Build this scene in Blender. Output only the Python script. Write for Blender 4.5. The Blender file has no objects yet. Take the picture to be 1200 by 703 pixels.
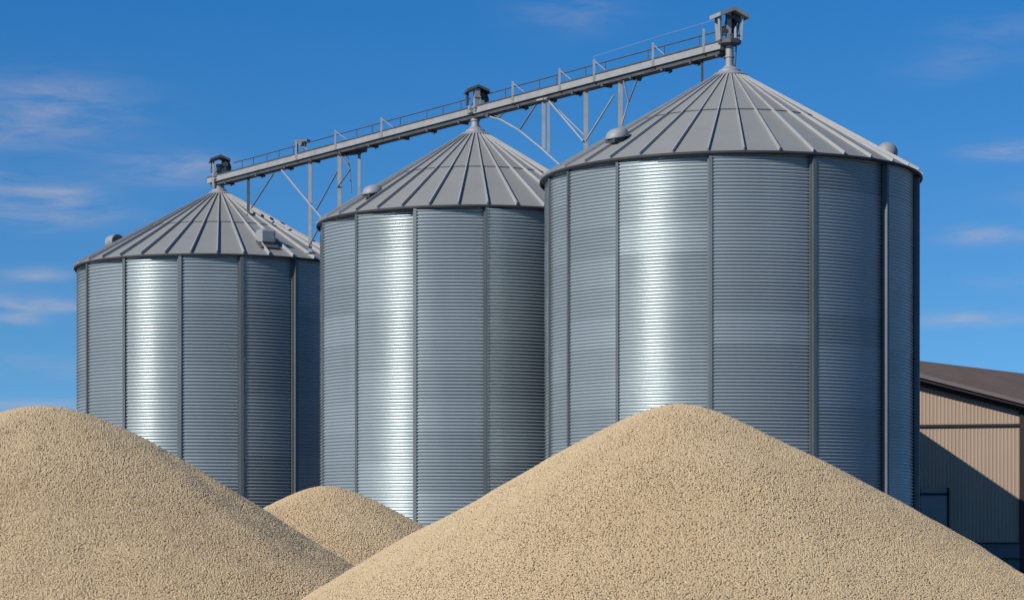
import bpy, bmesh, math, random
import numpy as np
from mathutils import Vector, Matrix

random.seed(7)
rng = np.random.default_rng(11)
PI = math.pi
scene = bpy.context.scene
COL = scene.collection

# ------------------------------------------------------------------ camera maths
F, CX, HY, CAMZ = 2700.0, 600.0, 625.0, 1.7      # focal length, centre column, horizon row (1200 px wide photo), eye height


def at(px, py, Y):
    return Vector(((px - CX) * Y / F, Y, CAMZ + (HY - py) * Y / F))


SUN_AZ, SUN_EL = math.radians(-130.0), math.radians(33.0)   # azimuth from +Y towards +X
SUN_DIR = Vector((math.sin(SUN_AZ) * math.cos(SUN_EL), math.cos(SUN_AZ) * math.cos(SUN_EL), math.sin(SUN_EL)))


# ------------------------------------------------------------------ helpers
def obj(name, verts, faces, mat, parent=None, smooth=False, label=None):
    me = bpy.data.meshes.new(name)
    me.from_pydata([tuple(v) for v in verts], [], faces)
    me.materials.append(mat)
    if smooth:
        me.polygons.foreach_set('use_smooth', [True] * len(me.polygons))
    me.update()
    o = bpy.data.objects.new(name, me)
    COL.objects.link(o)
    if parent:
        o.parent = parent
    if label:
        o['label'] = label
    return o


def from_bm(name, bm, mat, parent=None, smooth=False, label=None):
    bmesh.ops.recalc_face_normals(bm, faces=bm.faces)
    me = bpy.data.meshes.new(name)
    bm.to_mesh(me)
    bm.free()
    me.materials.append(mat)
    if smooth:
        me.polygons.foreach_set('use_smooth', [True] * len(me.polygons))
        me.set_sharp_from_angle(angle=math.radians(38))
    o = bpy.data.objects.new(name, me)
    COL.objects.link(o)
    if parent:
        o.parent = parent
    if label:
        o['label'] = label
    return o


def empty(name, loc, label, cat, group=None):
    o = bpy.data.objects.new(name, None)
    o.empty_display_size = 0.5
    COL.objects.link(o)
    o.location = loc
    o['label'] = label
    o['category'] = cat
    if group:
        o['group'] = group
    return o


def bm_box(bm, c, size, rotz=0.0, bevel=0.0, mat=None):
    m = Matrix.Translation(c) @ (mat if mat is not None else Matrix.Rotation(rotz, 4, 'Z')) @ Matrix.Diagonal((size[0], size[1], size[2], 1))
    r = bmesh.ops.create_cube(bm, size=1.0, matrix=m)
    if bevel:
        es = list({e for v in r['verts'] for e in v.link_edges})
        bmesh.ops.bevel(bm, geom=es, offset=bevel, segments=1, affect='EDGES', profile=0.5)


def axis_frame(p, q):
    d = (q - p).normalized()
    side = d.cross(Vector((0, 0, 1)))
    if side.length < 1e-4:
        side = Vector((1, 0, 0))
    side.normalize()
    up = side.cross(d).normalized()
    return d, side, up


def bm_bar(bm, p, q, w, h):
    d, s, u = axis_frame(p, q)
    m = Matrix((s, d, u)).transposed().to_4x4()
    bm_box(bm, (p + q) / 2, (w, (q - p).length, h), mat=m)


def bm_tube(bm, p, q, r, seg=10, r2=None):
    d, s, u = axis_frame(p, q)
    m = Matrix.Translation((p + q) / 2) @ Matrix((s, u, -d if False else d)).transposed().to_4x4()
    bmesh.ops.create_cone(bm, cap_ends=True, segments=seg, radius1=r, radius2=r if r2 is None else r2,
                          depth=(q - p).length, matrix=m)


def bm_path(bm, pts, r, seg=8):
    for a, b in zip(pts, pts[1:]):
        bm_tube(bm, a, b, r, seg)


def bm_lathe(bm, prof, c, seg=32):
    rings = []
    for (r, z) in prof:
        rings.append([bm.verts.new((c[0] + r * math.cos(2 * PI * k / seg), c[1] + r * math.sin(2 * PI * k / seg), c[2] + z)) for k in range(seg)])
    for a, b in zip(rings, rings[1:]):
        for k in range(seg):
            bm.faces.new((a[k], a[(k + 1) % seg], b[(k + 1) % seg], b[k]))
    bm.faces.new(rings[0][::-1])
    bm.faces.new(rings[-1])


# ------------------------------------------------------------------ materials
def new_mat(name):
    m = bpy.data.materials.new(name)
    m.use_nodes = True
    nt = m.node_tree
    b = nt.nodes['Principled BSDF']
    return m, nt, b


def node(nt, typ, **kw):
    n = nt.nodes.new(typ)
    for k, v in kw.items():
        setattr(n, k, v)
    return n


def noise_tex(nt, scale, detail=4, rough=0.55, stretch=(1, 1, 1), coord='Object'):
    tc = node(nt, 'ShaderNodeTexCoord')
    mp = node(nt, 'ShaderNodeMapping')
    mp.inputs['Scale'].default_value = stretch
    nt.links.new(tc.outputs[coord], mp.inputs['Vector'])
    n = node(nt, 'ShaderNodeTexNoise')
    n.inputs['Scale'].default_value = scale
    n.inputs['Detail'].default_value = detail
    n.inputs['Roughness'].default_value = rough
    nt.links.new(mp.outputs[0], n.inputs['Vector'])
    return n.outputs['Fac']


def ramp(nt, fac, stops):
    r = node(nt, 'ShaderNodeValToRGB')
    el = r.color_ramp.elements
    while len(el) < len(stops):
        el.new(0.5)
    for e, (p, c) in zip(el, stops):
        e.position = p
        e.color = (c[0], c[1], c[2], 1) if not isinstance(c, float) else (c, c, c, 1)
    nt.links.new(fac, r.inputs['Fac'])
    return r.outputs['Color']


def mat_metal(name, lo, hi, rough=(0.3, 0.42), metallic=1.0, scale=0.6, stretch=(1, 1, .12), bump=0.0):
    m, nt, b = new_mat(name)
    f = noise_tex(nt, scale, 6, 0.6, stretch)
    nt.links.new(ramp(nt, f, [(0.3, lo), (0.7, hi)]), b.inputs['Base Color'])
    f2 = noise_tex(nt, scale * 3, 4, 0.6)
    nt.links.new(ramp(nt, f2, [(0.3, rough[0]), (0.7, rough[1])]), b.inputs['Roughness'])
    b.inputs['Metallic'].default_value = metallic
    if bump:
        bp = node(nt, 'ShaderNodeBump')
        bp.inputs['Strength'].default_value = bump
        bp.inputs['Distance'].default_value = 0.02
        nt.links.new(f2, bp.inputs['Height'])
        nt.links.new(bp.outputs[0], b.inputs['Normal'])
    return m


def mat_plain(name, lo, hi, rough=0.7, scale=2.0, stretch=(1, 1, 1), metallic=0.0, spec=0.4):
    m, nt, b = new_mat(name)
    f = noise_tex(nt, scale, 6, 0.62, stretch)
    nt.links.new(ramp(nt, f, [(0.3, lo), (0.7, hi)]), b.inputs['Base Color'])
    b.inputs['Roughness'].default_value = rough
    b.inputs['Metallic'].default_value = metallic
    b.inputs['Specular IOR Level'].default_value = spec
    return m


def mat_wall():
    m, nt, b = new_mat('galvanised_corrugated_sheet')
    f = noise_tex(nt, .45, 6, .6, (1, 1, .10))            # rain streaks and dull patches
    f2 = noise_tex(nt, 1.3, 5, .6)
    a = node(nt, 'ShaderNodeAttribute', attribute_name='sheet')
    c = ramp(nt, f, [(.3, (.36, .41, .415)), (.7, (.435, .487, .492))])
    v = node(nt, 'ShaderNodeMapRange')
    v.inputs['To Min'].default_value, v.inputs['To Max'].default_value = .90, 1.08
    nt.links.new(a.outputs['Fac'], v.inputs['Value'])
    mx = node(nt, 'ShaderNodeVectorMath', operation='SCALE')
    nt.links.new(c, mx.inputs[0])
    nt.links.new(v.outputs[0], mx.inputs['Scale'])
    nt.links.new(mx.outputs[0], b.inputs['Base Color'])
    ad = node(nt, 'ShaderNodeMath', operation='MULTIPLY_ADD')
    nt.links.new(a.outputs['Fac'], ad.inputs[0])
    ad.inputs[1].default_value = .05
    rr = node(nt, 'ShaderNodeMapRange')
    rr.inputs['From Min'].default_value, rr.inputs['From Max'].default_value = .3, .7
    rr.inputs['To Min'].default_value, rr.inputs['To Max'].default_value = .27, .32
    nt.links.new(f2, rr.inputs['Value'])
    nt.links.new(rr.outputs[0], ad.inputs[2])
    nt.links.new(ad.outputs[0], b.inputs['Roughness'])
    b.inputs['Metallic'].default_value = .5
    b.inputs['Specular IOR Level'].default_value = .3
    return m


M_WALL = mat_wall()
M_STIFF = mat_plain('galvanised_stiffener', (.10, .115, .122), (.15, .168, .175), .5, 1.5, (1, 1, .2), .4, .4)
M_ROOF = mat_plain('weathered_roof_sheet', (.245, .245, .225), (.268, .268, .247), .5, .8, (1, 1, 1), .1, .35)
M_RIB = mat_plain('roof_rib_sheet', (.30, .30, .295), (.36, .36, .355), .5, 2.0, (1, 1, 1), .0, .25)
M_TRIM = mat_plain('dark_eave_trim', (.03, .032, .034), (.045, .047, .05), .6, 2.0, spec=.2)
M_GALV = mat_plain('galvanised_steelwork', (.27, .272, .262), (.35, .352, .34), .55, 3.0, (1, 1, 1), .15, .4)
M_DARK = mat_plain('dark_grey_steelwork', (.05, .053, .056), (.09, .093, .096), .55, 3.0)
M_PIPE = mat_plain('pale_steel_tube', (.25, .26, .27), (.32, .33, .34), .5, 3.0)
M_MID = mat_plain('mid_grey_steel', (.12, .125, .13), (.17, .175, .18), .55, 3.0)
M_VENT = mat_plain('vent_sheet', (.24, .25, .25), (.31, .32, .32), .6, 3.0, (1, 1, 1), .1)
M_CONC = mat_plain('concrete', (.26, .25, .235), (.36, .345, .32), .9, 2.5)
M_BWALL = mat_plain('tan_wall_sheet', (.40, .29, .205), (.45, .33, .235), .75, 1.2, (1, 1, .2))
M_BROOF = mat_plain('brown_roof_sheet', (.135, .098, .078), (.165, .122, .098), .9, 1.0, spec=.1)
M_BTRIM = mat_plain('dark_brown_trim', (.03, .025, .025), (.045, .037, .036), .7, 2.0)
M_BFASC = mat_plain('brown_fascia', (.17, .14, .13), (.2, .165, .155), .6, 2.0)
M_DOOR = mat_plain('pale_grey_door', (.27, .275, .255), (.32, .325, .30), .7, 1.5, spec=.2)
M_PLINTH = mat_plain('grey_plinth', (.13, .14, .15), (.17, .18, .19), .8, 1.5)


def mat_grain():
    m, nt, b = new_mat('dry_grain')
    a = node(nt, 'ShaderNodeAttribute', attribute_name='tone')
    c1 = ramp(nt, a.outputs['Fac'], [(0.0, (.39, .275, .145)), (.35, (.525, .39, .22)), (.7, (.595, .455, .275)), (1.0, (.72, .58, .385))])
    f = noise_tex(nt, .55, 5, .6)
    mx = node(nt, 'ShaderNodeMix', data_type='RGBA', blend_type='MULTIPLY')
    mx.inputs['Factor'].default_value = 1.0
    nt.links.new(c1, mx.inputs['A'])
    nt.links.new(ramp(nt, f, [(.3, (.90, .88, .85)), (.7, (1.0, 1.0, 1.0))]), mx.inputs['B'])
    nt.links.new(mx.outputs['Result'], b.inputs['Base Color'])
    b.inputs['Roughness'].default_value = .62
    b.inputs['Specular IOR Level'].default_value = .3
    return m


M_GRAIN = mat_grain()


def mat_ground():
    m, nt, b = new_mat('gravel_yard')
    f = noise_tex(nt, .25, 8, .65)
    f2 = noise_tex(nt, 14, 6, .7)
    c = ramp(nt, f, [(.3, (.115, .095, .075)), (.7, (.18, .15, .12))])
    mx = node(nt, 'ShaderNodeMix', data_type='RGBA', blend_type='MULTIPLY')
    mx.inputs['Factor'].default_value = 1.0
    nt.links.new(c, mx.inputs['A'])
    nt.links.new(ramp(nt, f2, [(.3, (.7, .7, .7)), (.7, (1, 1, 1))]), mx.inputs['B'])
    nt.links.new(mx.outputs['Result'], b.inputs['Base Color'])
    b.inputs['Roughness'].default_value = .95
    bp = node(nt, 'ShaderNodeBump')
    bp.inputs['Strength'].default_value = .6
    bp.inputs['Distance'].default_value = .04
    nt.links.new(f2, bp.inputs['Height'])
    nt.links.new(bp.outputs[0], b.inputs['Normal'])
    return m


# ------------------------------------------------------------------ ground
def ground():
    bm = bmesh.new()
    L = 3000.0
    xs = [-L, -400, -60, 0, 60, 400, L]
    grid = [[bm.verts.new((x, y, 0)) for x in xs] for y in xs]
    for j in range(len(xs) - 1):
        for i in range(len(xs) - 1):
            bm.faces.new((grid[j][i], grid[j][i + 1], grid[j + 1][i + 1], grid[j + 1][i]))
    o = from_bm('ground', bm, mat_ground())
    o['kind'] = 'structure'


ground()


# ------------------------------------------------------------------ silos
class Silo:
    pass


def make_silo(label, apex_px, apex_py, eave_r_px, eave_py, R, stiff_deg, rib_phase, cx_px=None, wall_ratio=.973, flat=.0, collar=1.0, lap=0.0):
    s = Silo()
    Y = F * R / eave_r_px
    c = at(apex_px if cx_px is None else cx_px, apex_py, Y)
    s.c, s.R, s.Y = Vector((c.x, Y, 0)), R, Y
    s.za = c.z
    s.ze = CAMZ + (HY - eave_py) * Y / F
    k = Y / F                                            # metres per photo pixel at the silo
    Rw = R * wall_ratio
    root = empty('grain_silo', s.c, label, 'silo', 'three corrugated steel grain silos')
    s.root = root
    # angles are measured from the direction of the camera, positive to the right
    view = math.atan2(-s.c.x, -Y)                        # direction silo -> camera, as atan2(x, y)

    def dirv(a):
        t = view - a
        return Vector((math.sin(t), math.cos(t), 0))

    s.dirv = dirv
    # --- corrugated wall, one patch per sheet column so each sheet keeps its own curve
    pitch, amp, sub = 3.72 * k, 3.72 * k * .25, 8
    z0, z1 = .32, s.ze - .02
    n = int((z1 - z0) / pitch * sub)
    zs = np.linspace(z0, z1, n + 1)
    wob = amp * np.cos(2 * PI * zs / pitch)
    V, Fc, SH = [], [], []
    base = 0
    sd = sorted(stiff_deg)
    edges = sd + [sd[0] + 360]
    for a0, a1 in zip(edges, edges[1:]):
        half = math.radians(a1 - a0) / 2
        cen = math.radians(a0 + a1) / 2
        m = max(8, int((a1 - a0) / 1.6))
        th = np.linspace(-half, half, m + 1)
        rr = Rw * ((1 - flat) + flat * math.cos(half) / np.cos(th)) + (Rw * flat * (1 - math.cos(half)) * .5) - Rw * math.tan(math.radians(lap)) * th
        dx = np.array([dirv(cen + t).x for t in th])
        dy = np.array([dirv(cen + t).y for t in th])
        rad = rr[None, :] + wob[:, None]
        P = np.stack([rad * dx[None, :], rad * dy[None, :], np.repeat(zs[:, None], m + 1, 1)], -1).reshape(-1, 3)
        idx = np.arange((n + 1) * (m + 1)).reshape(n + 1, m + 1) + base
        q = np.stack([idx[:-1, :-1], idx[:-1, 1:], idx[1:, 1:], idx[1:, :-1]], -1).reshape(-1, 4)
        row = np.floor(zs / (pitch * 9)).astype(int)
        tone_r = np.random.default_rng(int((a0 + 400) * 10)).random(row.max() + 2)
        SH.append(np.repeat(tone_r[row], m + 1))
        V.append(P)
        Fc.append(q)
        base += len(P)
    V = np.concatenate(V)
    Fc = np.concatenate(Fc)
    me = bpy.data.meshes.new('wall')
    me.vertices.add(len(V))
    me.vertices.foreach_set('co', V.astype(np.float32).ravel())
    me.loops.add(Fc.size)
    me.loops.foreach_set('vertex_index', Fc.astype(np.int32).ravel())
    me.polygons.add(len(Fc))
    me.polygons.foreach_set('loop_start', np.arange(0, Fc.size, 4, dtype=np.int32))
    me.update(calc_edges=True)
    me.polygons.foreach_set('use_smooth', np.ones(len(Fc), dtype=bool))
    me.materials.append(M_WALL)
    me.attributes.new('sheet', 'FLOAT', 'POINT').data.foreach_set('value', np.concatenate(SH).astype(np.float32))
    w = bpy.data.objects.new('wall', me)
    COL.objects.link(w)
    w.parent = root
    # --- vertical stiffeners: rolled hat sections
    for a in sd:
        d = dirv(math.radians(a))
        t = Vector((d.y, -d.x, 0))
        r0 = Rw - .03
        wd, dp = 2.3 * k, 3.0 * k + Rw * math.tan(math.radians(lap)) * .11
        prof = [(-wd * 1.7, amp + .03), (-wd * .95, amp + .035), (-wd * .8, dp + .03), (wd * .8, dp + .03), (wd * .95, amp + .035), (wd * 1.7, amp + .03),
                (wd * 1.7, -.01), (-wd * 1.7, -.01)]
        vs = []
        for z in (z0, z1 - .05):
            for (u, r) in prof:
                p = d * (r0 + r) + t * u
                vs.append((p.x, p.y, z))
        np_ = len(prof)
        fs = [(i, (i + 1) % np_, np_ + (i + 1) % np_, np_ + i) for i in range(np_)]
        fs += [tuple(range(np_))[::-1], tuple(range(np_, 2 * np_))]
        obj('wall_stiffener', vs, fs, M_STIFF, root)
    # --- foundation ring
    bm = bmesh.new()
    bm_lathe(bm, [(Rw + .3, -.1), (Rw + .3, .26), (Rw + .24, .32), (Rw - .2, .32)], (0, 0, 0), 64)
    from_bm('foundation', bm, M_CONC, root)
    # --- roof: 36 flat sheets in two overlapping courses, with the drip lip
    NR = 36
    bm = bmesh.new()
    r_top, mid = .045 * R, .52
    drop = s.za - s.ze

    def rz(f, lift=0.0):                                  # f = 0 apex .. 1 eave
        return s.ze + drop * (1 - f) + lift

    def ring(f, lift, inset=0.0):
        return [bm.verts.new(((f * R - inset) * dirv(math.radians(rib_phase + i * 360 / NR)).x,
                              (f * R - inset) * dirv(math.radians(rib_phase + i * 360 / NR)).y, rz(f, lift))) for i in range(NR)]

    f0 = r_top / R
    A = ring(f0, .022)
    B = ring(mid, .022)
    B2 = ring(mid, .0)
    C_ = ring(1.0, .0)
    D = ring(1.0, -.10)
    E = ring(1.0, -.10, .05)
    G = ring(1.0, -.03, .06)
    H = ring(Rw / R - .03, -.03 - drop * (1 - Rw / R + .03))
    rings = [A, B, B2, C_]
    for a, b in zip(rings, rings[1:]):
        for i in range(NR):
            bm.faces.new((a[i], a[(i + 1) % NR], b[(i + 1) % NR], b[i]))
    for a, b in zip([G], [H]):
        for i in range(NR):
            bm.faces.new((a[i], a[(i + 1) % NR], b[(i + 1) % NR], b[i]))
    roof = from_bm('roof', bm, M_ROOF, root)
    # dark strip painting in the shade under the lap of the upper course
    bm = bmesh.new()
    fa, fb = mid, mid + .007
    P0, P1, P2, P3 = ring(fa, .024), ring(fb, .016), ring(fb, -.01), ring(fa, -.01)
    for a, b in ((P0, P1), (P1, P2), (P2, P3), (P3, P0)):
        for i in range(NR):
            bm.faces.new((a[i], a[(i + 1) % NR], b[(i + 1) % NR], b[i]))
    from_bm('roof_lap_shade', bm, M_DARK, roof)
    # eave trim: dark rolled lip
    bm = bmesh.new()
    seg = 96
    pr = [(R - .03, s.ze - .015), (R + .02, s.ze - .01), (R + .025, s.ze - .07), (R + .0, s.ze - .10), (R - .05, s.ze - .10), (R - .06, s.ze - .03)]
    rs = [[bm.verts.new((r * math.cos(2 * PI * i / seg), r * math.sin(2 * PI * i / seg), z)) for i in range(seg)] for r, z in pr]
    for a, b in zip(rs, rs[1:] + rs[:1]):
        for i in range(seg):
            bm.faces.new((a[i], a[(i + 1) % seg], b[(i + 1) % seg], b[i]))
    from_bm('eave_trim', bm, M_TRIM, root, smooth=True)
    # ribs
    slope = Vector((0, 0, 0))
    for i in range(NR):
        d = dirv(math.radians(rib_phase + i * 360 / NR))
        t = Vector((d.y, -d.x, 0))
        p = d * (r_top * .9) + Vector((0, 0, rz(f0 * .9)))
        q = d * (R * 1.0) + Vector((0, 0, rz(1.0)))
        dd = (q - p).normalized()
        up = t.cross(dd)
        if up.z < 0:
            up = -up
        wd, h = .8 * k, 3.4 * k
        sec = [(-wd * 1.15, -.02), (wd * 1.15, -.02), (wd * .8, h), (-wd * .8, h)]
        vs = []
        for pt, sc in ((p, .62), (q, 1.0)):
            for (u, v) in sec:
                vs.append(pt + t * u * sc + up * (v * sc if v > 0 else v))
        fs = [(0, 1, 5, 4), (1, 2, 6, 5), (2, 3, 7, 6), (3, 0, 4, 7), (3, 2, 1, 0), (4, 5, 6, 7)]
        rb = bmesh.new()
        bv = [rb.verts.new(v) for v in vs]
        for f in fs:
            rb.faces.new([bv[j] for j in f])
        from_bm('roof_rib', rb, M_RIB, roof)
    # roof collar
    s.top = s.za + .0
    bm = bmesh.new()
    cr = .55 * collar
    z_ = s.za - drop * cr / R
    bm_lathe(bm, [(cr, z_ + .02), (cr + .02, z_ + .08), (cr * .82, z_ + .16), (cr * .66, z_ + .19), (cr * .62, z_ + .25), (cr * .5, z_ + .28), (cr * .34, z_ + .36)], (0, 0, 0), 32)
    from_bm('roof_collar', bm, M_VENT, root, smooth=True)
    s.collar_top = z_ + .35
    s.rz = rz
    s.roof = roof
    return s


def roof_point(s, px, py):
    """Front hit of the photo ray through (px, py) with the silo's roof cone, in silo coordinates."""
    best = None
    for i in range(4000):
        Y = s.Y - s.R + 2 * s.R * i / 4000
        p = at(px, py, Y)
        r = math.hypot(p.x - s.c.x, p.y - s.c.y)
        if r < s.R and p.z <= s.ze + (s.za - s.ze) * (1 - r / s.R):
            return p - s.c
        g = p.z - (s.ze + (s.za - s.ze) * (1 - r / s.R))
        if best is None or g < best[0]:
            best = (g, p - s.c)
    return best[1]


s1 = make_silo('smallest of the three silos, farthest back, behind the tall grain pile at the left',
               257, 222, 167, 317, 6.0, [-63.5, -39.2, -15, 8.6, 31, 56, 83] + [110 + 25.2 * i for i in range(7)], 9.2 - 60, flat=0.0, collar=.9, lap=4.0)
s2 = make_silo('middle silo of the row, standing behind the small grain pile between its two neighbours',
               557, 150, 185, 266, 5.7, [-71, -46, -21, 4.1, 32, 59, 86] + [112 + 24.2 * i for i in range(7)], 4.2 - 50, flat=0.0, lap=6.0)
s3 = make_silo('largest and nearest silo, at the right end of the row beside the tan barn',
               855, 80, 222, 213, 6.0, [-70, -55.5, -34, -5.3, 24.7, 52.5, 80] + [112 + 28.4 * i for i in range(6)], -6, flat=-.05, lap=3.2)


# ------------------------------------------------------------------ roof vents (parts of their silos)
def frame_on_roof(s, p):
    d = Vector((p.x, p.y, 0)).normalized()
    drop = (s.za - s.ze) / s.R
    out = Vector((d.x, d.y, -drop)).normalized()          # down the slope
    side = Vector((-d.y, d.x, 0))
    return out, side, d


def cowl_vent(s, px, py, w):
    """low domed cowl over a short neck, open underneath on the downhill side"""
    p = roof_point(s, px, py)
    out, side, d = frame_on_roof(s, p)
    tilt = Vector((out.x * .35 + d.x * .65, out.y * .35 + d.y * .65, out.z * .35)).normalized()
    up = side.cross(tilt)
    if up.z < 0:
        up = -up
    n, mseg = 28, 9
    c = p + up * (w * .20)
    prof = [(.50, -.05), (.515, .0)] + [(.50 * math.cos(PI / 2 * (k / mseg)) ** .75 + .002, .38 * math.sin(PI / 2 * (k / mseg))) for k in range(1, mseg + 1)]
    bm = bmesh.new()
    rows = []
    for (r, z) in prof:
        rows.append([bm.verts.new(c + side * (w * r * math.cos(2 * PI * k / n)) + tilt * (w * r * 1.05 * math.sin(2 * PI * k / n) - w * z * .22) + up * (w * z)) for k in range(n)])
    for a, b in zip(rows, rows[1:]):
        for k in range(n):
            bm.faces.new((a[k], a[(k + 1) % n], b[(k + 1) % n], b[k]))
    bm.faces.new(rows[-1])
    o = from_bm('roof_vent', bm, M_VENT, s.root, smooth=True)
    bm = bmesh.new()
    bm_tube(bm, p - up * .12 * w, c - up * .02, w * .36, 20)
    bm_box(bm, c + tilt * w * .30 - up * (w * .12), (w * .62, w * .3, w * .2), mat=Matrix((side, tilt, up)).transposed().to_4x4())
    from_bm('vent_neck', bm, M_DARK, o)


def box_vent(s, px, py, w):
    p = roof_point(s, px, py)
    out, side, d = frame_on_roof(s, p)
    bm = bmesh.new()
    bm_box(bm, p + Vector((0, 0, w * .36)), (w, w * .9, w * .88), rotz=math.atan2(d.y, d.x) - PI / 2, bevel=w * .13)
    o = from_bm('roof_vent', bm, M_VENT, s.root)
    bm = bmesh.new()
    bm_box(bm, p + d * w * .3 + Vector((0, 0, -w * .22)), (w * 1.15, w * 1.0, w * .30), mat=Matrix((side, out, out.cross(side) * -1)).transposed().to_4x4())
    from_bm('vent_flashing', bm, M_DARK, o)


def drum_vent(s, ang, f, r, ln, axis_deg):
    """short horizontal drum on the roof, mouth facing sideways"""
    d = s.dirv(math.radians(ang))
    p = d * (f * s.R) + Vector((0, 0, s.rz(f) + r * .55))
    ax = s.dirv(math.radians(axis_deg))
    bm = bmesh.new()
    bm_tube(bm, p - ax * ln / 2, p + ax * ln / 2, r, 20)
    bm_tube(bm, p - ax * (ln / 2 + r * .5), p - ax * ln / 2, r * .55, 20, r)
    o = from_bm('roof_vent', bm, M_VENT, s.root, smooth=True)
    bm = bmesh.new()
    bm_tube(bm, p + ax * (ln / 2), p + ax * (ln / 2 + .015), r * .86, 20)
    from_bm('vent_opening', bm, M_DARK, o)
    bm = bmesh.new()
    bm_tube(bm, p + Vector((0, 0, -r * 1.3)), p, r * .6, 12)
    from_bm('vent_neck', bm, M_VENT, o)


def ball_vent(s, ang, f, r):
    d = s.dirv(math.radians(ang))
    p = d * (f * s.R) + Vector((0, 0, s.rz(f) + r * 1.0))
    bm = bmesh.new()
    bmesh.ops.create_uvsphere(bm, u_segments=24, v_segments=14, radius=r, matrix=Matrix.Translation(p))
    o = from_bm('roof_vent', bm, M_VENT, s.root, smooth=True)
    bm = bmesh.new()
    bm_tube(bm, p + Vector((0, 0, -r * 2.0)), p, r * .7, 16)
    from_bm('vent_neck', bm, M_VENT, o)


cowl_vent(s3, 724, 166, .70)
cowl_vent(s2, 437, 230, .68)
box_vent(s1, 311, 285, .68)
drum_vent(s1, -86, .725, .29, .62, 30)
ball_vent(s3, 97, .835, .34)

# ------------------------------------------------------------------ overhead conveyor
PA = Vector((s1.c.x, s1.c.y, CAMZ + (HY - 212.5) * s1.Y / F))
PB = Vector((s3.c.x, s3.c.y, CAMZ + (HY - 56) * s3.Y / F))
DU = (PB - PA)
PLAN = Vector((DU.x, DU.y, 0)).normalized()
NRM = Vector((PLAN.y, -PLAN.x, 0))                        # horizontal normal of the beam's plane
if NRM.y > 0:
    NRM = -NRM                                            # towards the camera


def t_of(px):
    kk = (px - CX) / F
    return (kk * PA.y - PA.x) / (DU.x - kk * DU.y)


def on_beam(px, dz=0.0, off=0.0):
    return PA + DU * t_of(px) + Vector((0, 0, dz)) + NRM * off


def in_plane(px, py, off=0.0):
    """photo pixel -> point in the conveyor's vertical plane"""
    p = PA + DU * t_of(px)
    return at(px, py, p.y) + NRM * off


conv = empty('overhead_conveyor', (0, 0, 0), 'long sloping overhead grain conveyor with catwalk rail, crossing above the roofs of all the silos', 'conveyor')
BH = .36                                                  # trough depth
tA, tB = t_of(249), t_of(851)
a_, b_ = PA + DU * tA, PA + DU * tB
bm = bmesh.new()
bm_bar(bm, a_ + Vector((0, 0, .07)), b_ + Vector((0, 0, .07)), .52, .22)
from_bm('trough', bm, M_GALV, conv)
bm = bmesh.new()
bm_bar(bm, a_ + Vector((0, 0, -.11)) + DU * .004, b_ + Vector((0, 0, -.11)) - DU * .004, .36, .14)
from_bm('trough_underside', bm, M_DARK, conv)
bm = bmesh.new()
bm_bar(bm, a_ + Vector((0, 0, .205)), b_ + Vector((0, 0, .205)), .56, .045)
from_bm('trough_lid', bm, M_DARK, conv)
# lugs below the trough
for px in range(270, 850, 34):
    if abs(px - 557) < 14:
        continue
    bm = bmesh.new()
    p = on_beam(px + random.uniform(-3, 3), -.20)
    bm_box(bm, p, (.10, .44, .10), rotz=math.atan2(PLAN.y, PLAN.x))
    if random.random() < .5:
        bm_bar(bm, p, p + PLAN * .16 + Vector((0, 0, -.11)), .06, .05)
    from_bm('hanger_lug', bm, M_DARK, conv)
# handrail on the far and the near side
RAIL = .47
rl = .22
for off, x0, x1 in ((-.24, 268, 846), ):
    bm = bmesh.new()
    bm_tube(bm, on_beam(x0, rl + RAIL, off), on_beam(545, rl + RAIL, off), .022, 8)
    bm_tube(bm, on_beam(561, rl + RAIL, off), on_beam(x1, rl + RAIL, off), .022, 8)
    rail = from_bm('handrail', bm, M_DARK, conv, smooth=True)
thin = [278, 291, 307, 321, 338, 388, 412, 430, 463, 494, 513, 534, 586, 626, 646, 680, 703, 753, 772, 813]
for px in thin:
    bm = bmesh.new()
    bm_tube(bm, on_beam(px, rl, -.24), on_beam(px, rl + RAIL, -.24), .017, 8)
    from_bm('rail_post', bm, M_DARK, rail)
for px, lean in ((354, 1), (400, 1), (454, 1), (608, 1), (663, 1), (703.5, 1), (772.5, 1), (832, 0)):
    bm = bmesh.new()
    p, q = on_beam(px, -.05, .28), on_beam(px, rl + RAIL + .03, .28)
    bm_bar(bm, p, q, .075, .06)
    if lean:
        bm_tube(bm, on_beam(px, rl + RAIL - .03, .26), on_beam(px + 13, rl + .02, .26), .016, 6)
    from_bm('rail_bracket', bm, M_GALV, rail)

# legs
def leg(px, zbot=None, py_bot=None, r=.085, off=0.0, mat=None, top=-.18, square=True, foot=True):
    p = on_beam(px, top, off)
    q = Vector((p.x, p.y, zbot)) if zbot is not None else in_plane(px, py_bot, off)
    q.x, q.y = p.x, p.y
    bm = bmesh.new()
    if square:
        bm_bar(bm, p, q, r * 1.6, r * 1.6)
        bm_box(bm, p + Vector((0, 0, .03)), (.34, .34, .06), rotz=math.atan2(PLAN.y, PLAN.x))
        if foot:
            bm_box(bm, q + Vector((0, 0, .02)), (.30, .30, .05), rotz=math.atan2(PLAN.y, PLAN.x))
    else:
        bm_tube(bm, p, q, r, 10)
    from_bm('leg', bm, mat or M_GALV, conv)


def roof_z(s, p):
    r = math.hypot(p.x - s.c.x, p.y - s.c.y)
    return s.ze + (s.za - s.ze) * (1 - r / s.R)


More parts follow.
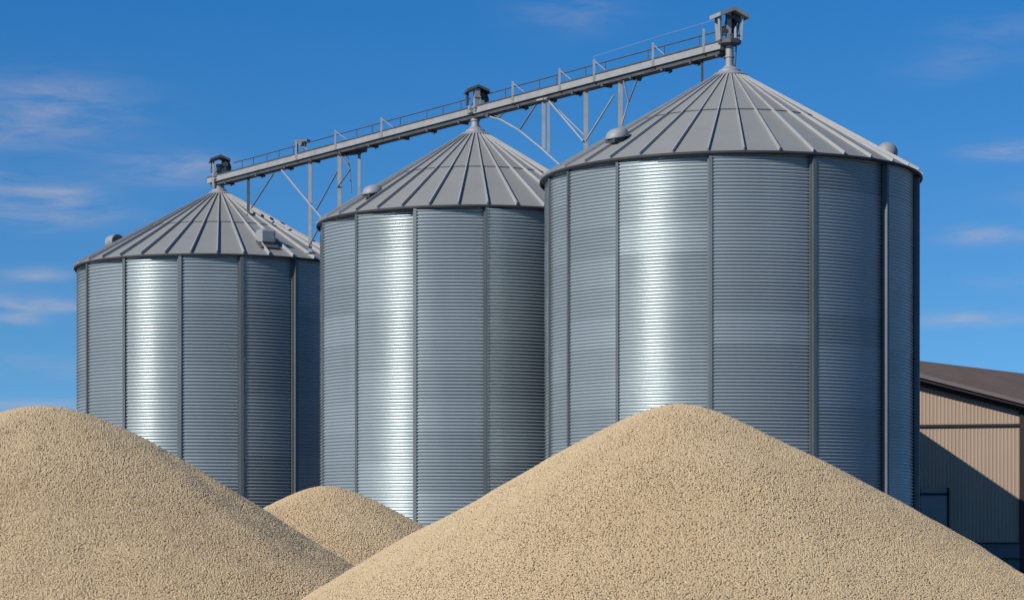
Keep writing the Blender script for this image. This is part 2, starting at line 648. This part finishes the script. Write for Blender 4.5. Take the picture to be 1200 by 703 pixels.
leg(291, zbot=roof_z(s1, on_beam(291)) - .05, r=.07, mat=M_DARK)
leg(363.5, zbot=s1.ze + .06, r=.085)
leg(398, zbot=0.02, r=.095)
leg(413.5, zbot=0.02, r=.07, off=-.3)
leg(638.5, py_bot=175.5, r=.075, off=.06, foot=False)
leg(643.2, py_bot=179.5, r=.05, off=.02, foot=False)
leg(686.5, zbot=s2.ze + .02, r=.09)
leg(727, zbot=roof_z(s3, on_beam(727)) - .03, r=.09)
leg(823, zbot=roof_z(s3, on_beam(823)) - .03, r=.045, mat=M_DARK)


def brace(name, pts, r, mat, off=0.0):
    bm = bmesh.new()
    bm_path(bm, [in_plane(x, y, off) for x, y in pts], r)
    from_bm(name, bm, mat, conv, smooth=True)


brace('brace', [(323, 204), (297, 244)], 0.0324, M_MID, .1)
brace('brace', [(334, 200), (364, 236), (386, 262)], 0.0360, M_PIPE, .16)
brace('brace', [(394, 199), (367, 248)], 0.0288, M_MID, -.1)
brace('brace', [(401, 181), (413, 199)], 0.0288, M_MID, .1)
brace('brace', [(413, 199), (398, 220)], 0.0288, M_MID, .1)
brace('brace', [(404, 184), (407, 205), (408, 226)], 0.0202, M_MID, -.15)
brace('brace', [(381, 258), (364, 290)], 0.0288, M_MID, .1)
brace('strut', [(572, 136), (590, 141), (611, 153), (637, 174), (657, 192), (676, 209)], 0.0324, M_PIPE, .12)
brace('brace', [(632, 119), (610.5, 152)], 0.0324, M_MID, .05)
brace('brace', [(593, 131), (586, 138), (578, 134)], 0.0288, M_MID, .05)
brace('brace', [(646, 118), (687, 166)], 0.0324, M_PIPE, .14)
brace('brace', [(644, 122), (684, 161)], 0.0216, M_PIPE, -.14)
brace('brace', [(723, 113), (690, 166)], 0.0324, M_GALV, .14)
brace('brace', [(733, 93), (739, 121), (749, 95)], 0.0288, M_MID, .1)
brace('brace', [(739, 121), (731, 148)], 0.0288, M_GALV, .1)
brace('cable', [(838, 21), (770, 41), (690, 66)], 0.0072, M_GALV, -.2)
# gusset under the trough by the tall leg
bm = bmesh.new()
gp = [in_plane(729, 88, .05), in_plane(752, 84, .05), in_plane(747, 95, .05), in_plane(733, 93, .05)]
gv = [bm.verts.new(p) for p in gp] + [bm.verts.new(p - NRM * .2) for p in gp]
for f in ((0, 1, 2, 3), (7, 6, 5, 4), (0, 4, 5, 1), (1, 5, 6, 2), (2, 6, 7, 3), (3, 7, 4, 0)):
    bm.faces.new([gv[i] for i in f])
from_bm('gusset', bm, M_DARK, conv)
# small sheave bracket on the trough
bm = bmesh.new()
for px in (353, 361):
    bm_bar(bm, on_beam(px, .18, .2), on_beam(px, .72, .2), .09, .07)
bm_bar(bm, on_beam(351, .74, .2), on_beam(366.5, .62, .2), .16, .08)
bm_tube(bm, on_beam(360, .55, .34), on_beam(360, .55, .1), .11, 14)
from_bm('sheave_bracket', bm, M_MID, conv)
bm = bmesh.new()
bm_box(bm, on_beam(413.5, -.13, -.2), (.5, .6, .14), rotz=math.atan2(PLAN.y, PLAN.x))
bm_bar(bm, on_beam(398, -.22, 0), on_beam(417, -.26, -.2), .12, .1)
from_bm('crosshead', bm, M_DARK, conv)


# heads: spout, platform, caged drive and hood
def lz(s, py):
    return CAMZ + (HY - py) * s.Y / F


def gable_hood(bm, c, w, l, h, th, rot):
    m = Matrix.Translation(c) @ Matrix.Rotation(rot, 4, 'Z')
    pr = [(-w / 2, 0), (0, h), (w / 2, 0), (w / 2, -th), (0, h - th), (-w / 2, -th)]
    v = [[bm.verts.new(m @ Vector((x, y, z))) for (x, z) in pr] for y in (-l / 2, l / 2)]
    for i in range(6):
        j = (i + 1) % 6
        bm.faces.new((v[0][i], v[0][j], v[1][j], v[1][i]))
    bm.faces.new((v[0][0], v[0][1], v[0][4], v[0][5]))
    bm.faces.new((v[0][1], v[0][2], v[0][3], v[0][4]))
    bm.faces.new((v[1][0], v[1][5], v[1][4], v[1][1]))
    bm.faces.new((v[1][1], v[1][4], v[1][3], v[1][2]))


def curved_casing(bm, c, r0, r1, a0, a1, depth, rot):
    m = Matrix.Translation(c) @ Matrix.Rotation(rot, 4, 'Z')
    n = 10
    st = []
    for i in range(n + 1):
        a = a0 + (a1 - a0) * i / n
        st.append([bm.verts.new(m @ Vector((r * math.cos(a), y, r * math.sin(a)))) for r, y in ((r0, -depth / 2), (r1, -depth / 2), (r1, depth / 2), (r0, depth / 2))])
    for a, b in zip(st, st[1:]):
        for i in range(4):
            bm.faces.new((a[i], a[(i + 1) % 4], b[(i + 1) % 4], b[i]))
    bm.faces.new(st[0][::-1])
    bm.faces.new(st[-1])


def head(s, plat_py, top_py, w, style):
    c = Vector((s.c.x, s.c.y, 0))
    k = s.Y / F
    zp, zt = lz(s, plat_py), lz(s, top_py)
    hd = None
    ROT = math.radians(20)
    X = Matrix.Rotation(ROT, 3, 'Z')

    def P(x, y, z):
        v = X @ Vector((x * k, y * k, 0))
        return Vector((c.x + v.x, c.y + v.y, z))

    bm = bmesh.new()
    bm_lathe(bm, [(4.6 * k, s.collar_top - .12), (4.6 * k, zp - .0)], (c.x, c.y, 0), 20)
    bm_lathe(bm, [(6.0 * k, s.collar_top - .04), (6.0 * k, s.collar_top + .05)], (c.x, c.y, 0), 20)
    if style != 'far':
        zm = s.collar_top + .45 * (zp - s.collar_top)
        bm_lathe(bm, [(5.6 * k, zm), (5.6 * k, zm + .05)], (c.x, c.y, 0), 20)
    from_bm('spout', bm, M_GALV, conv, smooth=True)
    if style == 'cage':
        bm = bmesh.new()
        bm_path(bm, [P(7, -3, zp + .02), P(6.2, -4, zp - .28), P(5.2, -4, s.collar_top)], .022)
        from_bm('conduit', bm, M_DARK, conv, smooth=True)
    if style == 'cage':
        bm = bmesh.new()
        bm_lathe(bm, [(9 * k, zp), (13.5 * k, zp + .05), (13.5 * k, zp + .17), (12 * k, zp + .2)], (c.x, c.y, 0), 8)
        plat = from_bm('platform', bm, M_DARK, conv)
        bm = bmesh.new()
        for x, y in ((-14, -4), (12, -6), (11, 8), (-12, 9)):
            bm_bar(bm, P(x * .95, y, zp + .15), P(x * 1.08, y * 1.1, zt - .18), .09, .09)
        from_bm('cage_posts', bm, M_GALV, conv)
        bm = bmesh.new()
        gable_hood(bm, P(0, 0, zt - .2), 39 * k, 26 * k, .22, .12, ROT + math.radians(4))
        from_bm('hood', bm, M_GALV, conv)
        bm = bmesh.new()
        bm_box(bm, P(-3.5, -4, (zp + zt) / 2 - .02), (5.4 * k, 5 * k, zt - zp - .22), rotz=ROT)
        from_bm('drop_chute', bm, M_GALV, conv)
        bm = bmesh.new()
        bm_box(bm, P(1.5, 1, (zp + zt) / 2 - .02), (3.4 * k, 5 * k, zt - zp - .2), rotz=ROT)
        bm_box(bm, P(6.5, 3, (zp + zt) / 2 + .1), (4 * k, 5 * k, .5), rotz=ROT)
        bm_bar(bm, P(11.2, -5, zt - .25), P(6.5, -4, zp + .2), .05, .05)
        bm_bar(bm, P(-12, -3, zp + .52), P(-2, -3, zp + .62), .07, .07)
        bm_bar(bm, P(-13, -5, zp + .30), P(12, -7, zp + .30), .035, .05)
        bm_bar(bm, P(-12, -4, zp + .22), P(-6, -5, zt - .32), .04, .04)
        bm_tube(bm, P(-8.5, -7, zp + .44), P(-8.5, -2, zp + .44), 2.6 * k, 16)
        bm_tube(bm, P(7.5, -8, zt - .38), P(7.5, -3, zt - .38), 3.0 * k, 16)
        bm_box(bm, P(-.5, -6, zt - .30), (12 * k, 3 * k, .10), rotz=ROT)
        from_bm('belt_casing', bm, M_DARK, conv)
        bm = bmesh.new()
        bm_tube(bm, P(4.6, -7, zp + .2), P(4.6, -7, zp + .52), 2.0 * k, 14)
        bm_tube(bm, P(4.6, -7, zp + .52), P(4.6, -7, zp + .58), 1.2 * k, 14)
        from_bm('motor', bm, M_PIPE, conv, smooth=True)
    else:
        sc = 1.0 if style == 'mid' else .86
        bm = bmesh.new()
        bm_box(bm, P(0, 0, zp + .05), (18 * k * sc, 16 * k, .14), rotz=ROT)
        bm_box(bm, P(-7 * sc, -6, zp + .16), (6 * k, 5 * k, .12), rotz=ROT)
        from_bm('platform', bm, M_GALV, conv)
        bm = bmesh.new()
        if style == 'mid':
            bm_box(bm, P(-2.0, -11, (zp + zt) / 2 - .06), (6.4 * k, 6 * k, zt - zp - .16), rotz=ROT)
            bm_box(bm, P(-2.0, -11.5, zp + .16), (8.6 * k, 7 * k, .07), rotz=ROT)
            bm_box(bm, P(-2.0, -11.5, zp + .52), (8.0 * k, 7 * k, .05), rotz=ROT)
            bm_box(bm, P(3.2, -13, zp + .22), (5 * k, 5 * k, .34), rotz=ROT)
        else:
            bm_box(bm, P(1.5, 1, (zp + zt) / 2 - .12), (9.5 * k, 6 * k, zt - zp - .45), rotz=ROT)
            bm_bar(bm, P(-8, -4, zp - .35), P(-8, -4, zt - .15), .09, .09)
            bm_bar(bm, P(-6, 5, zp), P(-6, 5, zt - .15), .07, .07)
        from_bm('drop_chute', bm, M_GALV if style == 'mid' else M_PIPE, conv)
        bm = bmesh.new()
        gable_hood(bm, P(.5, -4 if style == 'mid' else 0, zt - .17), 27 * k * sc, 24 * k, .17, .09, ROT - math.radians(8))
        bm_bar(bm, P(-8 * sc, -6, zp + .2), P(6 * sc, -6, zt - .2), .035, .035)
        bm_tube(bm, P(6 * sc, -11, zp + .62), P(6 * sc, -5, zp + .62), 3.0 * k, 16)
        from_bm('hood', bm, M_DARK, conv)
        bm = bmesh.new()
        curved_casing(bm, P(2, 0, (zp + zt) / 2 - .02), 8.0 * k * sc, 13.0 * k * sc, -.62, 1.35, 11 * k, ROT)
        bm_box(bm, P(-9 * sc, 3, (zp + zt) / 2 + .1), (2.4 * k, 5 * k, (zt - zp) * .6), rotz=ROT)
        from_bm('belt_casing', bm, M_DARK, conv)
        bm = bmesh.new()
        bm_tube(bm, P(4.5, -9, zp + .35), P(4.5, -3, zp + .35), 2.6 * k, 14)
        bm_box(bm, P(5, -5, zp + .18), (6 * k, 5 * k, .16), rotz=ROT)
        from_bm('motor', bm, M_PIPE if style == 'mid' else M_DARK, conv, smooth=True)


head(s3, 54, 11, 40, 'cage')
head(s2, 133, 102, 28, 'mid')
head(s1, 211, 183, 24, 'far')


# ------------------------------------------------------------------ barn
def barn():
    Yf = 97.5
    kf = Yf / F
    root = empty('barn', at(1080, 625, Yf) - Vector((0, 0, CAMZ)), 'tan ribbed metal barn with a brown roof, half in shadow beside the nearest silo', 'barn')
    root.location = (0, 0, 0)
    xp, xr = (967 - CX) * kf, (1197 - CX) * kf
    xl = 2 * xp - xr
    zf = lambda px: CAMZ + (HY - (443 + .262 * (px - 1080))) * kf          # top of the front wall
    zP, zF = zf(967), zf(1197)
    # ribbed front wall
    vs, fs = [], []
    pit = 4.35 * kf
    x = xl
    pts = []
    while x < xr - pit:
        pts += [(x, 0), (x + pit * .55, 0), (x + pit * .64, -.012), (x + pit * .91, -.012)]
        x += pit
    pts.append((xr, 0))
    top = lambda X: zP - (zP - zF) * abs(X - xp) / (xr - xp)
    zbelt = at(1140, 499.5, Yf).z
    # split at the ridge so the top edge stays straight
    for (X, dy) in pts:
        vs += [(X, Yf + dy, .6), (X, Yf + dy, top(X))]
    for i in range(len(pts) - 1):
        fs.append((2 * i, 2 * i + 2, 2 * i + 3, 2 * i + 1))
    obj('front_wall', vs, fs, M_BWALL, root)
    # side and rear walls
    Yb = Yf + 15
    B = at(1206, 437, Yf + 8.0)
    zBb = 6.6
    bm = bmesh.new()
    def poly(*ps):
        bm.faces.new([bm.verts.new(p) for p in ps])
    for X in (xr, xl):
        poly((X, Yf + .02, 0), (X, Yb, 0), (X, Yb, zBb), (X, Yf + 8, B.z - .2), (X, Yf + .02, zF))
    poly((xl, Yb, 0), (xr, Yb, 0), (xr, Yb, zBb), (xl, Yb, zBb))
    from_bm('side_wall', bm, M_BWALL, root)
    # plinth
    bm = bmesh.new()
    zpl = at(1150, 637, Yf).z
    bm_box(bm, ((xl + xr) / 2, Yf + .02, zpl / 2 + .0), (xr - xl + .04, .24, zpl))
    from_bm('plinth', bm, M_PLINTH, root)
    bm = bmesh.new()
    bm_box(bm, ((xl + xr) / 2, Yf - .08, zpl + .03), (xr - xl + .06, .1, .07))
    bm_box(bm, ((xl + xr) / 2, Yf - .12, zpl - .62), (xr - xl + .06, .1, .05))
    from_bm('plinth_flashing', bm, M_BTRIM, root)
    # belt seam across the wall
    bm = bmesh.new()
    bm_bar(bm, Vector((xl, Yf - .06, zbelt - .1)), Vector((xr, Yf - .06, zbelt + .07)), .07, .09)
    from_bm('belt_flashing', bm, M_BTRIM, root)
    # corner trim
    bm = bmesh.new()
    bm_box(bm, (xr + .08, Yf - .02, zF / 2), (.34, .2, zF + .1))
    from_bm('corner_trim', bm, M_BTRIM, root)
    # roof: sloping front slab with fascia, and the rear slope
    Yr = Yf - .55
    lo = lambda px: at(px, 438 + .255 * (px - 1080), Yr)
    Fp = lo(1212)
    Pp = lo(967)
    Bp = at(1212, 437.5 + .125 * 12, Yf + 8)
    Fl = Vector((2 * Pp.x - Fp.x, Fp.y, Fp.z))
    Bl = Vector((2 * Pp.x - Bp.x, Bp.y, Bp.z))
    Pb = Vector((Pp.x, Yb + .3, zBb + .1))
    Br = Vector((Bp.x, Yb + .3, zBb))
    Bll = Vector((Bl.x, Yb + .3, zBb))
    bm = bmesh.new()
    up = [bm.verts.new(p) for p in (Fp, Bp, Pp, Bl, Fl, Br, Pb, Bll)]
    for f in ((0, 1, 2), (2, 3, 4), (1, 5, 6), (1, 6, 2), (3, 2, 6), (3, 6, 7)):
        bm.faces.new([up[i] for i in f])
    roof = from_bm('roof', bm, M_BROOF, root)
    sd = roof.modifiers.new('slab', 'SOLIDIFY')
    sd.thickness = .09
    sd.offset = -1
    bm = bmesh.new()
    d = Vector((0, -.03, -.10))
    for a, b in ((Pp, Fp), (Pp, Fl)):
        bm_bar(bm, a + d, b + d, .05, .15)
    from_bm('fascia', bm, M_BFASC, root)
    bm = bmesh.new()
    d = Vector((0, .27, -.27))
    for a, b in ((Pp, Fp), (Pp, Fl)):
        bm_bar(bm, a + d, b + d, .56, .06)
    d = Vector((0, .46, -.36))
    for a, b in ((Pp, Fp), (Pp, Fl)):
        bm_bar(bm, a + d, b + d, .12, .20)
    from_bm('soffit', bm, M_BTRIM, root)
    # unseen block added to cast the diagonal shadow on the front wall
    ax0, ax1, ay0, az = 10.0, .1735 * 91.0, 91.0, 7.0
    ay1 = Yf - .05
    m_ = .2 * (ay1 - ay0)                                 # top falls towards the main wall, setting the shadow's slope

    def prism(z0a, z0b, z1a, z1b, g):
        b = bmesh.new()
        v = [b.verts.new(p) for p in ((ax0 - g, ay0 - g, z0a), (ax1 + g, ay0 - g, z0a), (ax1 + g, ay1, z0b), (ax0 - g, ay1, z0b),
                                      (ax0 - g, ay0 - g, z1a), (ax1 + g, ay0 - g, z1a), (ax1 + g, ay1, z1b), (ax0 - g, ay1, z1b))]
        for f in ((3, 2, 1, 0), (4, 5, 6, 7), (0, 1, 5, 4), (1, 2, 6, 5), (2, 3, 7, 6), (3, 0, 4, 7)):
            b.faces.new([v[q] for q in f])
        return b
    from_bm('shadow_caster', prism(0, 0, az + m_ - .2, az - .2, 0), M_BWALL, root)
    from_bm('shadow_caster_roof', prism(az + m_ - .2, az - .2, az + m_, az, .06), M_BROOF, root)
    # door
    p0, p1 = at(1078, 640, Yf), at(1109, 581, Yf)
    bm = bmesh.new()
    bm_box(bm, ((p0.x + p1.x) / 2, Yf - .09, (p1.z + .6) / 2 + .25), (p1.x - p0.x, .08, p1.z - .5))
    door = from_bm('door', bm, M_DOOR, root)
    bm = bmesh.new()
    bm_box(bm, (p1.x + .05, Yf - .09, (p1.z + .6) / 2 + .25), (.1, .14, p1.z - .4))
    bm_box(bm, (p0.x - .05, Yf - .09, (p1.z + .6) / 2 + .25), (.1, .14, p1.z - .4))
    bm_box(bm, ((p0.x + p1.x) / 2, Yf - .09, p1.z + .08), (p1.x - p0.x + .2, .14, .1))
    from_bm('door_frame', bm, M_BTRIM, door)
    bm = bmesh.new()
    bm_box(bm, (p1.x - .14, Yf - .16, 1.5), (.05, .06, .2), bevel=.01)
    from_bm('handle', bm, M_GALV, door)


barn()


# ------------------------------------------------------------------ grain piles
ICO_V = None


def ico():
    bm = bmesh.new()
    bmesh.ops.create_icosphere(bm, subdivisions=1, radius=1.0)
    bm.verts.ensure_lookup_table()
    v = np.array([x.co[:] for x in bm.verts], dtype=np.float32)
    f = np.array([[x.index for x in fc.verts] for fc in bm.faces], dtype=np.int32)
    bm.free()
    return v, f


ICO_V, ICO_F = ico()


def vnoise(x, y, seed):
    """smooth 2-D value noise, numpy"""
    xi, yi = np.floor(x).astype(int), np.floor(y).astype(int)
    xf, yf = x - xi, y - yi
    u, v = xf * xf * (3 - 2 * xf), yf * yf * (3 - 2 * yf)

    def h(a, b):
        n = np.sin(a * 127.1 + b * 311.7 + seed * 74.7) * 43758.5453
        return n - np.floor(n)
    return (h(xi, yi) * (1 - u) + h(xi + 1, yi) * u) * (1 - v) + (h(xi, yi + 1) * (1 - u) + h(xi + 1, yi + 1) * u) * v - .5


def pile(label, peak_px, peak_py, Y, slope, rnd, seed, extra=None, stretch_left=0.0, gsize=1.0, cover=1.5, zmin=.55):
    pk = at(peak_px, peak_py, Y)
    H = pk.z
    cx, cy = pk.x, pk.y

    def height(x, y):
        dx = x - cx
        dx = np.where(dx < 0, np.minimum(dx + stretch_left, 0), dx) if stretch_left else dx
        dy = y - cy
        th = np.arctan2(dx, -dy)
        r = np.hypot(dx, dy)
        h = H - slope * (np.sqrt(r * r + rnd * rnd) - rnd)
        w = np.clip(r / 1.5, 0, 1)
        h = h + w * (.16 * vnoise(x * .55 + 3, y * .55, seed) + .10 * vnoise(th * 3.1 + 9, r * .25, seed + 1) * np.clip(r / 2.5, 0, 1.4)
                     + .035 * vnoise(x * 2.1, y * 2.1, seed + 2) + .012 * vnoise(x * 6.0, y * 6.0, seed + 3))
        if extra is not None:
            h = h + extra(dx, dy, r, th)
        return h

    rad = (H + slope * rnd) / slope + .6
    n = 190
    gx = np.linspace(cx - rad - stretch_left, cx + rad, n)
    gy = np.linspace(cy - rad, cy + rad, n)
    GX, GY = np.meshgrid(gx, gy)
    GZ = np.maximum(height(GX, GY), -.12)
    V0 = np.stack([GX, GY, GZ - .006], -1).reshape(-1, 3)
    idx = np.arange(n * n).reshape(n, n)
    q = np.stack([idx[:-1, :-1], idx[:-1, 1:], idx[1:, 1:], idx[1:, :-1]], -1).reshape(-1, 4)
    keep = (V0[q][:, :, 2].max(1) > -.1)
    q = q[keep]
    tri0 = np.concatenate([q[:, [0, 1, 2]], q[:, [0, 2, 3]]])
    # kernels lying on the slopes that can be seen
    L, W, T = .0106 * gsize, .0074 * gsize, .0062 * gsize
    area_per = PI * L * W
    A = (2 * rad + stretch_left) * 2 * rad
    N = int(A * 1.15 / area_per * cover)
    x = rng.uniform(cx - rad - stretch_left, cx + rad, N)
    y = rng.uniform(cy - rad, cy + min(rad, 1.6), N)
    z = height(x, y)
    ok = (z > zmin) & (x / y > -.27) & (x / y < .27)
    x, y, z = x[ok], y[ok], z[ok]
    N = len(x)
    e = .03
    nx, ny = -(height(x + e, y) - height(x - e, y)) / (2 * e), -(height(x, y + e) - height(x, y - e)) / (2 * e)
    nn = np.stack([nx, ny, np.ones(N)], -1)
    nn += rng.normal(0, .25, (N, 3))
    nn /= np.linalg.norm(nn, axis=1, keepdims=True)
    a = rng.normal(0, 1, (N, 3))
    t = a - nn * (a * nn).sum(1, keepdims=True)
    t /= np.linalg.norm(t, axis=1, keepdims=True)
    b = np.cross(nn, t)
    fine = np.clip(.5 + 1.5 * vnoise(x * .8 + 5, y * .8, seed + 7) + .8 * vnoise(x * 2.3, y * 2.3, seed + 8), 0, 1)   # runs of finer, dustier grain
    sz = rng.uniform(.78, 1.22, (N, 1)) * (.80 + .26 * fine[:, None])
    big = np.where(rng.random((N, 1)) < .05, 1.35, 1.0)
    sz = sz * big
    S = ICO_V[None, :, :]
    P = (S[:, :, 0:1] * (t * L * sz)[:, None, :] + S[:, :, 1:2] * (b * W * sz)[:, None, :] + S[:, :, 2:3] * (nn * T * sz)[:, None, :])
    lift = rng.uniform(-.2, .8, N) * T
    C = np.stack([x, y, z + lift], -1)
    P = (P + C[:, None, :]).reshape(-1, 3)
    tone_g = np.clip(rng.normal(.60 - .14 * fine, .14, N), 0, 1)
    tri = (ICO_F[None] + (np.arange(N) * len(ICO_V))[:, None, None] + len(V0)).reshape(-1, 3)
    VV = np.concatenate([V0, P]).astype(np.float32)
    TT = np.concatenate([tri0, tri]).astype(np.int32)
    tone = np.concatenate([np.full(len(V0), .4), np.repeat(tone_g, len(ICO_V))]).astype(np.float32)
    me = bpy.data.meshes.new('grain_pile')
    me.vertices.add(len(VV))
    me.vertices.foreach_set('co', VV.ravel())
    me.loops.add(TT.size)
    me.loops.foreach_set('vertex_index', TT.ravel())
    me.polygons.add(len(TT))
    me.polygons.foreach_set('loop_start', np.arange(0, TT.size, 3, dtype=np.int32))
    me.update(calc_edges=True)
    me.polygons.foreach_set('use_smooth', np.ones(len(TT), dtype=bool))
    at_ = me.attributes.new('tone', 'FLOAT', 'POINT')
    at_.data.foreach_set('value', tone)
    me.materials.append(M_GRAIN)
    o = bpy.data.objects.new('grain_pile', me)
    COL.objects.link(o)
    o['label'] = label
    o['category'] = 'grain pile'
    o['group'] = 'piles of dry grain in front of the silos'
    print('kernels', N)
    return o


pile('broad pile of tan grain at the right, nearest of the piles, before the largest silo', 796, 474, 21.6, .60, .55, 3, zmin=.6)
pile('large round-topped pile of tan grain at the left, running out of the picture', 50, 477, 27, .62, .75, 21, zmin=.6, gsize=1.2,
     extra=lambda dx, dy, r, th: (.26 * np.exp(-((th + .42) / .17) ** 2) - .12 * np.exp(-((th + .05) / .2) ** 2)) * np.clip((r - .8) / 2.2, 0, 1))
pile('small low pile of tan grain showing in the gap between two larger piles', 382, 570, 33, .57, .42, 34, zmin=.9, gsize=1.4)


# ------------------------------------------------------------------ sky and sun
def world():
    w = bpy.data.worlds.new('World')
    scene.world = w
    w.use_nodes = True
    nt = w.node_tree
    bg = nt.nodes['Background']
    L = nt.links.new

    def mth(op, a, b=None, c=None):
        n = node(nt, 'ShaderNodeMath', operation=op)
        for i, v in enumerate((a, b, c)):
            if v is None:
                continue
            if isinstance(v, (int, float)):
                n.inputs[i].default_value = v
            else:
                L(v, n.inputs[i])
        return n.outputs[0]

    tc = node(nt, 'ShaderNodeTexCoord')
    sep = node(nt, 'ShaderNodeSeparateXYZ')
    L(tc.outputs['Generated'], sep.inputs[0])
    X, Y, Z = sep.outputs
    zz = mth('ADD', mth('MULTIPLY', mth('MAXIMUM', Z, 0.0), 1.3), .095)
    cmb = node(nt, 'ShaderNodeCombineXYZ')
    L(X, cmb.inputs[0]); L(Y, cmb.inputs[1]); L(zz, cmb.inputs[2])
    nrm = node(nt, 'ShaderNodeVectorMath', operation='NORMALIZE')
    L(cmb.outputs[0], nrm.inputs[0])
    sky = node(nt, 'ShaderNodeTexSky', sky_type='NISHITA')
    sky.sun_disc = False
    sky.sun_elevation = SUN_EL
    sky.sun_rotation = SUN_AZ
    sky.altitude = 0
    sky.air_density = 1.0
    sky.dust_density = 0
    sky.ozone_density = 6.0
    L(nrm.outputs[0], sky.inputs[0])
    # clouds: thin wisps, laid out by compass bearing and height above the horizon
    az = mth('ARCTAN2', X, Y)
    v = Z
    c3 = node(nt, 'ShaderNodeCombineXYZ')
    L(mth('MULTIPLY', az, 26.0), c3.inputs[0]); L(mth('MULTIPLY', v, 120.0), c3.inputs[1])
    nz = node(nt, 'ShaderNodeTexNoise')
    nz.inputs['Scale'].default_value = 1.0
    nz.inputs['Detail'].default_value = 9
    nz.inputs['Roughness'].default_value = .62
    nz.inputs['Distortion'].default_value = .5
    L(c3.outputs[0], nz.inputs['Vector'])
    tot = None
    blobs = [(45, 128, 105, 30, .5), (30, 165, 90, 16, .4), (205, 203, 70, 15, .75), (45, 248, 85, 18, .8), (75, 230, 40, 8, .5), (48, 324, 36, 8, .6),
             (40, 358, 70, 11, .85), (20, 375, 30, 6, .6), (60, 430, 120, 12, .3), (20, 474, 130, 7, .55), (1178, 182, 45, 9, .8), (1165, 278, 50, 10, .7),
             (1125, 374, 75, 9, .65), (1150, 76, 70, 14, .22), (1100, 98, 45, 10, .16), (670, 28, 60, 22, .3), (1180, 45, 70, 12, .25), (1215, 330, 60, 9, .3),
             (-90, 210, 120, 20, .6), (-150, 330, 100, 14, .7), (1330, 230, 110, 16, .6), (1420, 340, 120, 12, .6)]
    for (px, py, sx, sy, amp) in blobs:
        a0, v0 = math.atan2(px - CX, F), (HY - py) / math.hypot(F, px - CX)
        du = mth('DIVIDE', mth('SUBTRACT', az, a0), sx / F)
        dv = mth('DIVIDE', mth('SUBTRACT', v, v0), sy / F)
        g = mth('MULTIPLY', mth('EXPONENT', mth('MULTIPLY', mth('ADD', mth('MULTIPLY', du, du), mth('MULTIPLY', dv, dv)), -1.0)), amp)
        tot = g if tot is None else mth('ADD', tot, g)
    # high scattered cloud over the rest of the sky
    mask = mth('MULTIPLY', tot, mth('MINIMUM', mth('MAXIMUM', mth('MULTIPLY', mth('SUBTRACT', nz.outputs['Fac'], .33), 3.4), 0.0), 1.2))
    mask = mth('MINIMUM', mth('MULTIPLY', mask, .74), .8)
    tint = node(nt, 'ShaderNodeMix', data_type='RGBA', blend_type='MULTIPLY')
    tint.inputs['Factor'].default_value = 1.0
    tf = node(nt, 'ShaderNodeMapRange')
    tf.inputs['From Min'].default_value, tf.inputs['From Max'].default_value = .05, .23
    L(Z, tf.inputs['Value'])
    tm = node(nt, 'ShaderNodeMix', data_type='RGBA')
    L(tf.outputs[0], tm.inputs['Factor'])
    tm.inputs['A'].default_value = SKY_LOW
    tm.inputs['B'].default_value = SKY_TINT
    L(tm.outputs['Result'], tint.inputs['B'])
    L(sky.outputs[0], tint.inputs['A'])
    mx = node(nt, 'ShaderNodeMix', data_type='RGBA')
    L(mask, mx.inputs['Factor'])
    L(tint.outputs['Result'], mx.inputs['A'])
    mx.inputs['B'].default_value = CLOUD
    L(mx.outputs['Result'], bg.inputs['Color'])
    bg.inputs['Strength'].default_value = SKY_STR


SKY_TINT = (.28, .96, 1.32, 1)
SKY_LOW = (.68, 1.04, 1.13, 1)
CLOUD = (4.5, 4.5, 5.4, 1)
SKY_STR = .10
world()

sun = bpy.data.lights.new('sun', 'SUN')
sun.energy = 4.7
sun.angle = math.radians(.53)
sun.color = (1.0, .95, .87)
so = bpy.data.objects.new('sun', sun)
COL.objects.link(so)
so.rotation_euler = (-SUN_DIR).to_track_quat('-Z', 'Y').to_euler()
so.location = (-60, -50, 80)

# ------------------------------------------------------------------ camera and render settings
cam = bpy.data.cameras.new('camera')
cam.sensor_width = 36
cam.lens = F / 1200 * 36
cam.shift_y = (HY - 351.5) / 1200
cam.clip_end = 10000
cam.clip_start = .5
co = bpy.data.objects.new('camera', cam)
COL.objects.link(co)
co.location = (0, 0, CAMZ)
co.rotation_euler = (PI / 2, 0, 0)
scene.camera = co

vs = scene.view_settings
vs.view_transform = 'Standard'
vs.look = 'None'
vs.gamma = 1
vs.exposure = 0.0
scene.cycles.use_denoising = True
scene.cycles.max_bounces = 8
scene.cycles.caustics_reflective = False
scene.cycles.caustics_refractive = False
scene.cycles.sample_clamp_indirect = 4.0
